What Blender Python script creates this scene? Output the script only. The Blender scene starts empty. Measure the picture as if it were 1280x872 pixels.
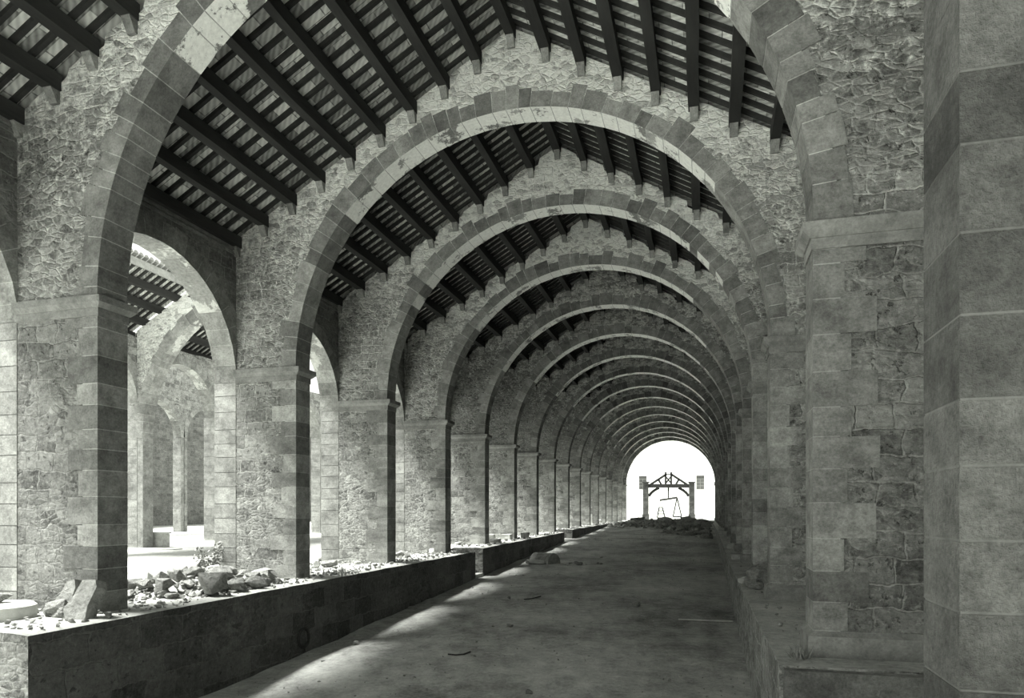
import bpy, bmesh, math, random
from mathutils import Vector, Matrix, noise
C = bpy.context.scene.collection
rnd = random.Random(11)

# ------------------------------------------------------------------ camera
A = 9.0                                    # metres from the camera to the left pier faces
F, VX, HY = 875.0, 880.0, 640.0            # focal length (px), vanishing point of the nave
TH = math.atan((VX-640)/F); CT, ST = math.cos(TH), math.sin(TH)
CAMZ = .176*A
def zz(z): return (z+.176)*A               # height relative to the lens, in units of A
cd = bpy.data.cameras.new('camera'); cam = bpy.data.objects.new('camera', cd); C.objects.link(cam)
cam.location = (0, 0, CAMZ); cam.rotation_euler = (math.pi/2, 0, TH)
cd.sensor_width = 36; cd.lens = 36*F/1280; cd.shift_y = (HY-436)/1280
cd.clip_start = .05; cd.clip_end = 1000
bpy.context.scene.camera = cam

# ------------------------------------------------------------------ light
SKY = 1.0; SUN = 11.0; EXPO = 0.92
w = bpy.data.worlds.new('sky'); bpy.context.scene.world = w; w.use_nodes = True
bg = w.node_tree.nodes['Background']
bg.inputs[0].default_value = (.78, .80, .755, 1); bg.inputs[1].default_value = SKY
sl = bpy.data.lights.new('sun', 'SUN'); sl.energy = SUN; sl.angle = math.radians(17); sl.color = (1, 1, .96)
so = bpy.data.objects.new('sun', sl); C.objects.link(so)
SD = Vector((.41, .13, -1.0)).normalized()
so.rotation_euler = SD.to_track_quat('-Z', 'Y').to_euler()
vs = bpy.context.scene.view_settings
vs.view_transform = 'Standard'; vs.look = 'None'; vs.gamma = 1; vs.exposure = EXPO; vs.use_curve_mapping = False

# ------------------------------------------------------------------ materials
def g(v): return (v, v*1.02, v*.965, 1)
def new_mat(name):
    m = bpy.data.materials.new(name); m.use_nodes = True
    nt = m.node_tree; b = nt.nodes['Principled BSDF']; b.inputs['Roughness'].default_value = .9
    b.inputs['Specular IOR Level'].default_value = .2
    return m, nt, b
class NB:
    def __init__(s, nt): s.nt = nt
    def n(s, t, **k):
        o = s.nt.nodes.new(t)
        for a, v in k.items(): setattr(o, a, v)
        return o
    def l(s, a, b): s.nt.links.new(a, b)
    def math(s, op, a, b=None, clamp=False):
        o = s.n('ShaderNodeMath', operation=op, use_clamp=clamp)
        for i, v in enumerate((a, b)):
            if v is None: continue
            if isinstance(v, (int, float)): o.inputs[i].default_value = v
            else: s.l(v, o.inputs[i])
        return o.outputs[0]
    def ramp(s, x, a, b, lo=0, hi=1):
        o = s.n('ShaderNodeMapRange'); s.l(x, o.inputs[0])
        for i, v in enumerate((a, b, lo, hi)): o.inputs[i+1].default_value = v
        return o.outputs[0]
    def mix(s, f, a, b):
        o = s.n('ShaderNodeMix', data_type='FLOAT')
        for i, v in ((0, f), (2, a), (3, b)):
            if isinstance(v, (int, float)): o.inputs[i].default_value = v
            else: s.l(v, o.inputs[i])
        return o.outputs[0]
    def noise(s, vec, scale, detail=4, rough=.6):
        o = s.n('ShaderNodeTexNoise'); o.inputs['Scale'].default_value = scale
        o.inputs['Detail'].default_value = detail; o.inputs['Roughness'].default_value = rough
        if vec is not None: s.l(vec, o.inputs['Vector'])
        return o.outputs['Fac']
    def grey(s, v):
        o = s.n('ShaderNodeCombineColor'); s.l(v, o.inputs[0])
        s.l(s.math('MULTIPLY', v, 1.02), o.inputs[1]); s.l(s.math('MULTIPLY', v, .965), o.inputs[2])
        return o.outputs[0]
def masonry(name, stone=(.10, .34), mortar=.55, course=.30, width=.52, rubble=.5, bump=.9, lime=0., gap=.018, pale=0.):
    """coursed rubble: irregular stones in pale lime mortar, patches of plaster"""
    m, nt, b = new_mat(name); N = NB(nt)
    uv = N.n('ShaderNodeUVMap').outputs[0]
    nz = N.n('ShaderNodeTexNoise'); N.l(uv, nz.inputs['Vector']); nz.inputs['Scale'].default_value = 3.4; nz.inputs['Detail'].default_value = 6
    off = N.n('ShaderNodeVectorMath', operation='MULTIPLY_ADD')
    N.l(nz.outputs['Color'], off.inputs[0]); off.inputs[1].default_value = (.22, .18, 0); N.l(uv, off.inputs[2])
    v2 = off.outputs[0]
    br = N.n('ShaderNodeTexBrick'); N.l(v2, br.inputs['Vector']); br.offset = .43; br.squash = .72; br.squash_frequency = 3
    br.inputs['Scale'].default_value = 1; br.inputs['Brick Width'].default_value = width
    br.inputs['Row Height'].default_value = course; br.inputs['Mortar Size'].default_value = gap
    br.inputs['Mortar Smooth'].default_value = .6; br.inputs['Color1'].default_value = (0, 0, 0, 1); br.inputs['Color2'].default_value = (1, 1, 1, 1)
    br.inputs['Mortar'].default_value = (.5, .5, .5, 1)
    mp = N.n('ShaderNodeMapping'); N.l(v2, mp.inputs['Vector']); mp.inputs['Scale'].default_value = (5.5, 10.5, 1)
    ve = N.n('ShaderNodeTexVoronoi', feature='DISTANCE_TO_EDGE'); N.l(mp.outputs[0], ve.inputs['Vector']); ve.inputs['Scale'].default_value = 1
    vc = N.n('ShaderNodeTexVoronoi', feature='F1'); N.l(mp.outputs[0], vc.inputs['Vector']); vc.inputs['Scale'].default_value = 1
    sc = N.n('ShaderNodeSeparateColor'); N.l(vc.outputs['Color'], sc.inputs[0])
    big = N.noise(uv, .55, 3); med = N.noise(uv, 3.2, 6, .75); fin = N.noise(uv, 13, 6, .78)
    pit = N.ramp(N.noise(uv, 7.5, 4, .7), .40, .33); flk = N.ramp(N.noise(uv, 10.5, 5, .75), .56, .66)
    isr = N.ramp(big, .5-.12+(.5-rubble)*.5, .5+.05+(.5-rubble)*.5)       # where the wall is rubble
    mort_r = N.math('MULTIPLY', N.ramp(ve.outputs['Distance'], .16, .0), N.ramp(med, .36, .58, .15, 1))
    joint = N.mix(isr, br.outputs['Fac'], mort_r)
    cell = N.mix(isr, br.outputs['Color'], sc.outputs[0])
    tone = N.math('ADD', N.math('MULTIPLY', cell, .55), N.math('MULTIPLY', N.ramp(fin, .36, .64), .42))
    tone = N.math('ADD', tone, N.math('MULTIPLY', N.ramp(med, .25, .75), .42))
    st = N.ramp(tone, .25, 1.15, stone[0], stone[1])
    st = N.math('MULTIPLY', st, N.ramp(pit, 0, 1, 1, .45)); st = N.mix(N.math('MULTIPLY', flk, .55), st, mortar)
    plaster = N.ramp(N.math('ADD', med, N.math('MULTIPLY', big, .5)), .86-pale, .99-pale)
    if lime:  # lime whitening towards the gable tops, partly standing in for light from below
        sx = N.n('ShaderNodeSeparateXYZ'); N.l(uv, sx.inputs[0])
        lime_lit = N.math('ADD', N.ramp(sx.outputs[1], zz(.50), zz(.88), -.35, lime), N.math('MULTIPLY', N.math('SUBTRACT', N.math('ADD', N.math('MULTIPLY', med, .6), N.math('MULTIPLY', fin, .4)), .5), 4.0), clamp=True)
        lime_lit = N.math('SUBTRACT', lime_lit, N.math('MULTIPLY', N.ramp(cell, .55, .9), .75), clamp=True)
        lime_lit = N.math('MAXIMUM', lime_lit, N.math('MULTIPLY', joint, N.ramp(lime_lit, 0, .2, 0, .8)))
    jm = N.math('MAXIMUM', N.math('MULTIPLY', joint, N.ramp(fin, .3, .6, .15, .62)), N.math('MULTIPLY', plaster, .75))
    mo = N.ramp(fin, .25, .75, mortar*.62, mortar*1.15)
    val = N.mix(jm, st, mo)
    at = N.n('ShaderNodeAttribute', attribute_name='tint')
    val = N.math('MULTIPLY', val, at.outputs['Fac'])
    # stains and damp
    stn = N.ramp(N.noise(uv, .9, 6, .75), .35, .62, .62, 1.0)
    val = N.math('MULTIPLY', val, stn)
    if lime: val = N.mix(N.math('MULTIPLY', lime_lit, .92), val, N.ramp(fin, .3, .7, .62, .97))
    N.l(N.grey(val), b.inputs['Base Color'])
    h = N.math('ADD', N.math('MULTIPLY', N.math('SUBTRACT', 1, joint), .35), N.math('MULTIPLY', fin, .32))
    h = N.math('ADD', h, N.math('MULTIPLY', med, .75)); h = N.math('SUBTRACT', h, N.math('MULTIPLY', pit, .35))
    bp = N.n('ShaderNodeBump'); bp.inputs['Strength'].default_value = bump; bp.inputs['Distance'].default_value = .075
    N.l(h, bp.inputs['Height']); N.l(bp.outputs[0], b.inputs['Normal'])
    return m
def dressed(name, lo, hi, bump=.4, tool=0.):
    """single dressed blocks, each with its own tone"""
    m, nt, b = new_mat(name); N = NB(nt)
    uv = N.n('ShaderNodeUVMap').outputs[0]
    med = N.noise(uv, 4.5, 8, .78); fin = N.noise(uv, 30, 5, .75)
    v = N.ramp(N.math('ADD', N.math('MULTIPLY', med, .6), N.math('MULTIPLY', fin, .4)), .36, .64, lo, hi)
    stn = N.ramp(N.noise(uv, 1.1, 6, .8), .38, .58, .55, 1.0)
    at = N.n('ShaderNodeAttribute', attribute_name='tint')
    v = N.math('MULTIPLY', N.math('MULTIPLY', v, at.outputs['Fac']), stn)
    N.l(N.grey(v), b.inputs['Base Color'])
    h = N.math('ADD', N.math('MULTIPLY', med, .8), N.math('MULTIPLY', fin, .25+tool*2.2))
    bp = N.n('ShaderNodeBump'); bp.inputs['Strength'].default_value = bump; bp.inputs['Distance'].default_value = .04
    N.l(h, bp.inputs['Height']); N.l(bp.outputs[0], b.inputs['Normal'])
    return m
def limewash(name, peel, thr):
    """flaking whitewash over dressed stone"""
    m, nt, b = new_mat(name); N = NB(nt)
    uv = N.n('ShaderNodeTexCoord').outputs['Object']
    med = N.noise(uv, 1.6, 7, .72); fin = N.noise(uv, 14, 4, .7)
    at = N.n('ShaderNodeAttribute', attribute_name='tint')
    k = N.ramp(med, peel, peel+.03)
    v = N.mix(k, N.math('MULTIPLY', N.ramp(fin, .3, .7, .18, .36), at.outputs['Fac']), N.ramp(fin, .3, .7, thr, thr+.2))
    N.l(N.grey(v), b.inputs['Base Color'])
    bp = N.n('ShaderNodeBump'); bp.inputs['Strength'].default_value = .4; bp.inputs['Distance'].default_value = .03
    N.l(N.math('ADD', med, N.math('MULTIPLY', k, .2)), bp.inputs['Height']); N.l(bp.outputs[0], b.inputs['Normal'])
    return m
def plain(name, lo, hi, scale=5, bump=.3, dist=.02, stretch=(1, 1, 1)):
    m, nt, b = new_mat(name); N = NB(nt)
    tc = N.n('ShaderNodeTexCoord').outputs['Object']
    mp = N.n('ShaderNodeMapping'); N.l(tc, mp.inputs['Vector']); mp.inputs['Scale'].default_value = stretch
    f = N.noise(mp.outputs[0], scale, 6, .7)
    N.l(N.grey(N.ramp(f, .3, .7, lo, hi)), b.inputs['Base Color'])
    bp = N.n('ShaderNodeBump'); bp.inputs['Strength'].default_value = bump; bp.inputs['Distance'].default_value = dist
    N.l(f, bp.inputs['Height']); N.l(bp.outputs[0], b.inputs['Normal'])
    return m
M = {}
M['pier'] = masonry('pier_masonry', (.07, .46), .66, .29, .55, rubble=.42, bump=1.0, pale=.02)
M['wall'] = masonry('spandrel_masonry', (.09, .42), .88, .22, .40, rubble=.60, bump=.9, lime=1.15)
M['wall_dull'] = masonry('dull_spandrel_masonry', (.07, .30), .60, .22, .40, rubble=.60, bump=.9, lime=.45)  # darker copy of the spandrel masonry, shade of the far arches in its colour
M['arcade'] = masonry('arcade_masonry', (.09, .26), .42, .27, .55, rubble=.35, bump=.8)
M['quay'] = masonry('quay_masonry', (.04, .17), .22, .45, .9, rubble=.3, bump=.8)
M['voussoir'] = dressed('voussoir_stone', .15, .40, bump=.6)
M['soft'] = dressed('quoin_stone', .15, .44, bump=.7)
M['rough'] = dressed('rough_ashlar', .15, .42, bump=1.0, tool=.5)
M['impost'] = dressed('impost_stone', .17, .32, bump=.3)
M['mortar'] = dressed('lime_mortar', .36, .56)
M['limewash'] = limewash('limewashed_soffit', .42, .62); M['limewash_old'] = limewash('worn_soffit', .52, .38)
M['paving'] = plain('pale_forecourt_paving', .62, .8, 1, .1)  # unseen ground behind the camera, added pale to bounce light forward
M['rock'] = plain('broken_stone', .13, .36, 6, .9, .08)
M['pale_rock'] = plain('pale_stone', .28, .5, 3, .6, .05)
M['wood'] = plain('old_timber', .018, .045, 3, .4, .02, (1, .15, 1))
M['wood_grey'] = plain('grey_timber', .10, .2, 4, .3, .02)
M['iron'] = plain('dark_iron', .02, .05, 8, .2, .01)
M['leaf'] = plain('dusty_leaves', .12, .3, 8, .1)
M['ground'] = None
m, nt, b = new_mat('dirt'); N = NB(nt)
geo = N.n('ShaderNodeNewGeometry').outputs['Position']
f1 = N.noise(geo, .28, 7, .68); f2 = N.noise(geo, 2.2, 8, .72); f3 = N.noise(geo, 14, 7, .8)
v = N.math('ADD', N.math('MULTIPLY', f1, .42), N.math('ADD', N.math('MULTIPLY', f2, .33), N.math('MULTIPLY', f3, .25)))
val = N.ramp(v, .39, .59, .13, .52)
spk = N.n('ShaderNodeTexVoronoi'); N.l(geo, spk.inputs['Vector']); spk.inputs['Scale'].default_value = 5
sp = N.math('MULTIPLY', N.ramp(spk.outputs['Distance'], .16, .10), N.ramp(f2, .52, .60))
val = N.mix(N.math('MULTIPLY', sp, .5), val, .6)
N.l(N.grey(val), b.inputs['Base Color'])
bp = N.n('ShaderNodeBump'); bp.inputs['Strength'].default_value = .9; bp.inputs['Distance'].default_value = .06
N.l(N.math('ADD', f2, N.math('MULTIPLY', f3, .3)), bp.inputs['Height']); N.l(bp.outputs[0], b.inputs['Normal'])
M['dirt'] = m
m, nt, b = new_mat('pale_dust'); N = NB(nt)
geo = N.n('ShaderNodeNewGeometry').outputs['Position']
f1 = N.noise(geo, .9, 6, .7); f2 = N.noise(geo, 9, 6, .75)
N.l(N.grey(N.ramp(N.math('ADD', N.math('MULTIPLY', f1, .5), N.math('MULTIPLY', f2, .5)), .35, .62, .22, .55)), b.inputs['Base Color'])
bp = N.n('ShaderNodeBump'); bp.inputs['Strength'].default_value = .9; bp.inputs['Distance'].default_value = .05
N.l(f2, bp.inputs['Height']); N.l(bp.outputs[0], b.inputs['Normal'])
M['dust'] = m
# roof tiles seen from below: whitewashed tiles, patchy
m, nt, b = new_mat('roof_tile'); N = NB(nt)
uv = N.n('ShaderNodeUVMap').outputs[0]
br = N.n('ShaderNodeTexBrick'); N.l(uv, br.inputs['Vector']); br.offset = .5
for k, vv in (('Scale', 1), ('Brick Width', .42), ('Row Height', .30), ('Mortar Size', .012), ('Mortar Smooth', .3)): br.inputs[k].default_value = vv
br.inputs['Color1'].default_value = (.12, .12, .12, 1); br.inputs['Color2'].default_value = (1, 1, 1, 1); br.inputs['Mortar'].default_value = (.1, .1, .1, 1)
wv = N.n('ShaderNodeTexWave'); wv.wave_type = 'BANDS'; wv.bands_direction = 'DIAGONAL'; N.l(uv, wv.inputs['Vector'])
wv.inputs['Scale'].default_value = 4.5; wv.inputs['Distortion'].default_value = 3
f = N.noise(uv, 5, 5, .7)
t = N.math('ADD', N.math('MULTIPLY', br.outputs['Color'], .55), N.math('ADD', N.math('MULTIPLY', f, .35), N.math('MULTIPLY', wv.outputs['Fac'], .18)))
N.l(N.grey(N.ramp(t, .25, .95, .14, .80)), b.inputs['Base Color'])
M['tile'] = m
M['tile_top'] = plain('tile_top', .2, .35, 4)
M['render'] = plain('white_render', .90, .97, .4, .05)
M['shutter'] = plain('grey_shutter', .05, .08, 3, .05)
M['lintel'] = plain('window_frame_paint', .22, .26, 3, .05)
M['glass'] = plain('dusty_glass', .08, .12, 3, .02)

# ------------------------------------------------------------------ mesh builder
class MB:
    def __init__(s, o=(0, 0, 0)): s.v = []; s.f = []; s.m = []; s.t = []; s.o = Vector(o)
    def hexa(s, p, mi=0, t=1.0, last=None):
        """8 corners: bottom 0-3 counter-clockwise seen from above, top 4-7"""
        k = len(s.v); s.v += [Vector(q) for q in p]
        for q in ((3, 2, 1, 0), (4, 5, 6, 7), (0, 1, 5, 4), (1, 2, 6, 5), (2, 3, 7, 6), (3, 0, 4, 7)):
            s.f.append([k+i for i in q]); s.m.append(mi); s.t.append(t)
        if last is not None: s.m[-1] = last
    def box(s, x0, x1, y0, y1, z0, z1, mi=0, t=1.0, j=0.0):
        p = [(x0, y0, z0), (x1, y0, z0), (x1, y1, z0), (x0, y1, z0), (x0, y0, z1), (x1, y0, z1), (x1, y1, z1), (x0, y1, z1)]
        if j: p = [(a+rnd.uniform(-j, j), b_+rnd.uniform(-j, j), c+rnd.uniform(-j, j)) for a, b_, c in p]
        s.hexa(p, mi, t)
    def poly_y(s, pts, y0, y1, mi=0, t=1.0):
        """convex or quad polygon in the XZ plane, extruded along Y"""
        k = len(s.v); n = len(pts)
        s.v += [Vector((a, y0, c)) for a, c in pts]+[Vector((a, y1, c)) for a, c in pts]
        s.f.append([k+i for i in range(n)]); s.f.append([k+n+i for i in reversed(range(n))])
        for i in range(n):
            j = (i+1) % n; s.f.append([k+j, k+i, k+n+i, k+n+j])
        s.m += [mi]*(n+2); s.t += [t]*(n+2)
    def bar(s, a, b_, wd, ht, mi=0, t=1.0, up=(0, 0, 1)):
        a, b_ = Vector(a), Vector(b_); d = (b_-a).normalized(); u = Vector(up)
        sd = d.cross(u).normalized(); u = sd.cross(d).normalized()
        P = lambda c, i, j: c+sd*(wd/2*i)+u*(ht/2*j)
        s.hexa([P(a, -1, -1), P(a, 1, -1), P(b_, 1, -1), P(b_, -1, -1), P(a, -1, 1), P(a, 1, 1), P(b_, 1, 1), P(b_, -1, 1)], mi, t)
    def tube(s, pts, r, n=8, mi=0, t=1.0, closed=False):
        k0 = len(s.v); pts = [Vector(p) for p in pts]; L = len(pts)
        for i, p in enumerate(pts):
            q = pts[(i+1) % L] if closed or i < L-1 else p; o = pts[i-1] if closed or i > 0 else p
            d = (q-o).normalized(); u = Vector((0, 0, 1)) if abs(d.z) < .9 else Vector((1, 0, 0))
            a = d.cross(u).normalized(); b_ = a.cross(d)
            rr = r[i] if isinstance(r, (list, tuple)) else r
            for j in range(n):
                an = 2*math.pi*j/n; s.v.append(p+a*(math.cos(an)*rr)+b_*(math.sin(an)*rr))
        for i in range(L if closed else L-1):
            for j in range(n):
                i2 = (i+1) % L; j2 = (j+1) % n
                s.f.append([k0+i*n+j, k0+i2*n+j, k0+i2*n+j2, k0+i*n+j2]); s.m.append(mi); s.t.append(t)
        if not closed:
            s.f.append([k0+j for j in range(n)]); s.f.append([k0+(L-1)*n+j for j in reversed(range(n))]); s.m += [mi]*2; s.t += [t]*2
    def build(s, name, mats, parent=None, uvoff=None, origin=None, smooth=False):
        me = bpy.data.meshes.new(name)
        o3 = s.o if origin is None else Vector(origin)
        me.from_pydata([v-o3 for v in s.v], [], s.f)
        bm = bmesh.new(); bm.from_mesh(me); bmesh.ops.recalc_face_normals(bm, faces=bm.faces)
        uvl = bm.loops.layers.uv.new('UVMap'); tl = bm.loops.layers.float_color.new('tint')
        ox = rnd.uniform(0, 40) if uvoff is None else uvoff
        bm.faces.ensure_lookup_table(); bm.verts.ensure_lookup_table()
        for i, f in enumerate(bm.faces):
            n = f.normal; ax = max(range(3), key=lambda q: abs(n[q])); tt = s.t[i]
            f.smooth = smooth
            for lp in f.loops:
                p = lp.vert.co+o3
                if ax == 0: lp[uvl].uv = (p.y+ox, p.z)
                elif ax == 1: lp[uvl].uv = (p.x+ox, p.z)
                else: lp[uvl].uv = (p.x+ox, p.y)
                lp[tl] = (tt, tt, tt, 1)
        bm.to_mesh(me); bm.free()
        me.polygons.foreach_set('material_index', s.m)
        for m_ in (mats if isinstance(mats, (list, tuple)) else [mats]): me.materials.append(M[m_])
        o = bpy.data.objects.new(name, me); C.objects.link(o)
        if parent is None: o.location = o3
        else: o.parent = parent; o.location = o3-Vector(parent['_o'])
        return o
def tag(o, label=None, cat=None, group=None, kind=None):
    if label: o['label'] = label
    if cat: o['category'] = cat
    if group: o['group'] = group
    if kind: o['kind'] = kind
    return o
def thing(name, loc, label, cat, group=None, kind=None):
    o = bpy.data.objects.new(name, None); C.objects.link(o); o.location = loc; o.empty_display_size = .2
    o['_o'] = tuple(loc); return tag(o, label, cat, group, kind)
def struct(o, label, cat='wall'): return tag(o, label, cat, kind='structure')
def pl(pts, y):
    for (a, b_), (c, d) in zip(pts, pts[1:]):
        if y <= c: return b_+(d-b_)*max(0, (y-a))/(c-a)
    return pts[-1][1]
ORD = ['', 'first', 'second', 'third', 'fourth', 'fifth', 'sixth', 'seventh', 'eighth', 'ninth', 'tenth', 'eleventh', 'twelfth',
       'thirteenth', 'fourteenth', 'fifteenth', 'sixteenth', 'seventeenth', 'eighteenth']

# ------------------------------------------------------------------ plan of the place (units of A, z from the lens)
def aname(i): return 'nearest right pier' if i == 0 else 'foreground arch' if i == 1 else f'{ORD[i-1]} whole arch'
YS = [.434, .967, 1.570, 2.101, 2.633, 3.159, 3.687, 4.215, 4.745, 5.26, 5.78, 6.30, 6.82, 7.35, 7.87, 8.35, 8.86, 9.36]
T = .062                                   # thickness of arches and arcades
XC, R, ZI = -.432, .5677, .369             # nave arch: centre, radius, springing
XL, XR = -1.177, .3127                     # nave-side planes of the arcades
AL, AR = XL-.065, XR+.065
PLAT = [(.3, -.176), (2.79, -.163), (2.89, -.154), (4.74, -.136), (5.03, -.124), (9.4, -.10), (30, -.10)]
PLAR = [(.3, -.182), (2.5, -.182), (4.75, -.125), (9.4, -.100), (30, -.10)]
FLO = [(-9, -.41), (1.15, -.352), (2.87, -.276), (4.9, -.195), (7, -.135), (9.36, -.105), (30, -.105)]
SLOPE = .56; ZR = 1.100                    # underside of the ridge beam
PS = .0822                                 # purlin spacing
QL, QR = -.925, .088                       # quay edges
def zpl(y): return pl(PLAT, y)
def zfl(y): return pl(FLO, y)
def ground(px, py, z):                      # image point -> place on a level z below the lens (units of A)
    d = F*(-z)/(py-HY); X = (px-VX)*CT*d/F
    return X, (d+X*ST)/CT
def at_depth(px, py, d):
    X = (px-VX)*CT*d/F; return X, (d+X*ST)/CT, (HY-py)*d/F

# ------------------------------------------------------------------ floor and platforms
def lines(segs):
    out = []
    for a, b_, n in segs: out += [a+(b_-a)*i/n for i in range(n)]
    return out+[segs[-1][1]]
mb = MB()
xs = lines([(-9, -1, 8), (-1, .15, 46), (.15, 8, 8)]); ys = lines([(-6, .3, 10), (.3, 3, 90), (3, 9.4, 100), (9.4, 18, 8)])
for y in ys:
    for x in xs:
        h = 0
        if -1 < x < .15: h = .05*noise.noise((x*9*.5, y*9*.5, 0))+.025*noise.noise((x*9*2, y*9*2, 3))
        mb.v.append(Vector((x*A, y*A, zz(zfl(y))+h)))
nx = len(xs)
for j in range(len(ys)-1):
    for i in range(nx-1):
        k = j*nx+i; mb.f.append([k, k+1, k+nx+1, k+nx]); mb.m.append(1 if ys[j] < -.2 else 0); mb.t.append(1)
fl = mb.build('floor', ['dirt', 'paving'], smooth=True); struct(fl, 'dusty earth floor of the sunken lane rising towards the far arch', 'floor')

def platform(name, x0, x1, y0, y1, fn, edge_right, label):
    """a raised bank: stone quay wall, dusty top"""
    mb = MB(); n = max(2, int((y1-y0)/.06)); m_ = 5
    xx = [x0+(x1-x0)*i/m_ for i in range(m_+1)]
    def wob(x, y, e):
        return (.018*noise.noise((x*9*1.3, y*9*1.3, 7))-(.02 if e else 0))
    yy = [y0+(y1-y0)*i/n for i in range(n+1)]
    for y in yy:
        for i, x in enumerate(xx):
            e = (i == m_) if edge_right else (i == 0)
            dx = .012*noise.noise((y*9*1.7, 2, 5)) if e else 0
            mb.v.append(Vector((x*A+dx*2, y*A, zz(fn(y))+wob(x, y, e))))
    for j in range(n):
        for i in range(m_):
            k = j*(m_+1)+i; mb.f.append([k, k+1, k+m_+2, k+m_+1]); mb.m.append(0); mb.t.append(1)
    # skirts
    def skirt(idx):
        k = len(mb.v)
        for q in idx:
            p = mb.v[q]; mb.v.append(Vector((p.x, p.y, zz(zfl(p.y/A))-.25)))
        for q in range(len(idx)-1):
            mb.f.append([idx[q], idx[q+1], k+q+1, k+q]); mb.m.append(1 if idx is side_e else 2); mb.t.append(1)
    w_ = m_+1
    side_r = [j*w_+m_ for j in range(n+1)]; side_l = [j*w_ for j in range(n+1)]
    side_e = side_r if edge_right else side_l
    skirt(side_r); skirt(side_l); skirt([i for i in range(w_)]); skirt([n*w_+i for i in range(w_)])
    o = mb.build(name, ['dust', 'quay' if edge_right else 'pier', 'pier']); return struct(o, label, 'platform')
platform('platform', -8.5, -1.06, .776, 9.5, zpl, True, 'pale dusty ground under the left arcade and the open aisle behind it')
for (a, b_, t_) in ((.776, 2.79, 'long nearest stretch of the left stone quay, dark wall beneath a sunlit edge'),
                    (2.89, 4.74, 'second stretch of the left stone quay, beyond the narrow step gap'),
                    (5.03, 8.2, 'farthest stretch of the left stone quay, running into the rubble')):
    platform('platform', -1.06, QL, a, b_, zpl, True, t_)
o = platform('platform', QR, 5, .90, 9.5, lambda y: pl(PLAR, y), False, 'right hand stone platform with broken kerb carrying the right piers')
mb = MB()
mb.box(-1.06*A, (QL+.004)*A, 2.79*A, 2.89*A, zz(-.30), zz(-.262), 0); mb.box(-1.06*A, (QL-.03)*A, 2.79*A, 2.89*A, zz(-.262), zz(-.245), 0, j=.01)
tag(mb.build('stone_step', 'pale_rock', origin=(-.99*A, 2.84*A, zz(-.28))), 'small pale stone step in the gap of the left quay wall', 'step')
mb = MB()   # kerb lip of right platform, near end
mb.box((QR+.004)*A, .60*A, .885*A, .935*A, zz(-.30), zz(-.187), 0, .95)
tag(mb.build('kerb_stone', 'rough', origin=(.3*A, .91*A, zz(-.22))), 'long dressed sill stone closing the near end of the right platform', 'kerb')

# ------------------------------------------------------------------ arch builders
def voussoirs(mb, xc, zs, r, y0, y1, dep, wid, mi=0, a0=0, a1=math.pi, axis='x', proud=.012, tlo=.62, thi=1.25, gap=.015, mortar=1, soffit=2):
    """wedge stones of uneven length round a semicircle; axis = direction of the span"""
    a = a0
    if mortar is not None: halfring(mb, xc, zs, r+.008, r+dep[0]*.97, y0-proud+.006, y1+proud-.006, mortar, axis=axis, t=1)
    while a < a1-.005:
        w_ = rnd.uniform(*wid)/r; b_ = min(a1, a+w_)
        if a1-b_ < wid[0]*.6/r: b_ = a1
        L = rnd.uniform(*dep); gp = gap/2/r
        q0, q1 = a+gp, b_-gp; ri, ro = r, r+L
        P = []
        for y in (y0-proud, y1+proud):
            for (ang, rr) in ((q0, ri), (q0, ro), (q1, ro), (q1, ri)):
                c, s_ = xc+math.cos(ang)*rr, zs+math.sin(ang)*rr
                P.append((c, y, s_) if axis == 'x' else (y, c, s_))
        mb.hexa(P, mi, rnd.uniform(tlo, thi), last=soffit if math.sin((a+b_)/2)+rnd.uniform(-.12, .12) > .62 else None); a = b_
def halfring(mb, xc, zs, r0, r1, y0, y1, mi, n=40, axis='x', t=1.0):
    for i in range(n):
        a, b_ = math.pi*i/n, math.pi*(i+1)/n; P = []
        for y in (y0, y1):
            for (ang, rr) in ((a, r0), (a, r1), (b_, r1), (b_, r0)):
                c, s_ = xc+math.cos(ang)*rr, zs+math.sin(ang)*rr
                P.append((c, y, s_) if axis == 'x' else (y, c, s_))
        mb.hexa(P, mi, t)
def under(mb, xc, zs, r, lo_fn, x0, x1, y0, y1, mi, n=64, axis='x', t=1.0):
    """wall above a semicircular opening: columns from the arch (or the springing) up to lo_fn(x)"""
    cuts = sorted(set([x0, x1, xc-r, xc+r]+[xc-r*math.cos(math.pi*i/n) for i in range(n+1)]+[x0+(x1-x0)*i/270 for i in range(271)]))
    cuts = [c for c in cuts if x0-1e-6 <= c <= x1+1e-6]
    bot = lambda x: zs+math.sqrt(max(0, r*r-(x-xc)**2))
    for a, b_ in zip(cuts, cuts[1:]):
        if b_-a < 1e-4: continue
        za, zb, ta, tb = bot(a), bot(b_), lo_fn(a+1e-5), lo_fn(b_-1e-5)
        ta = max(ta, za+.01); tb = max(tb, zb+.01)
        if axis == 'x': P = [(a, y0, za), (b_, y0, zb), (b_, y1, zb), (a, y1, za), (a, y0, ta), (b_, y0, tb), (b_, y1, tb), (a, y1, ta)]
        else: P = [(y0, a, za), (y0, b_, zb), (y1, b_, zb), (y1, a, za), (y0, a, ta), (y0, b_, tb), (y1, b_, tb), (y1, a, ta)]
        mb.hexa(P, mi, t)
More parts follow.
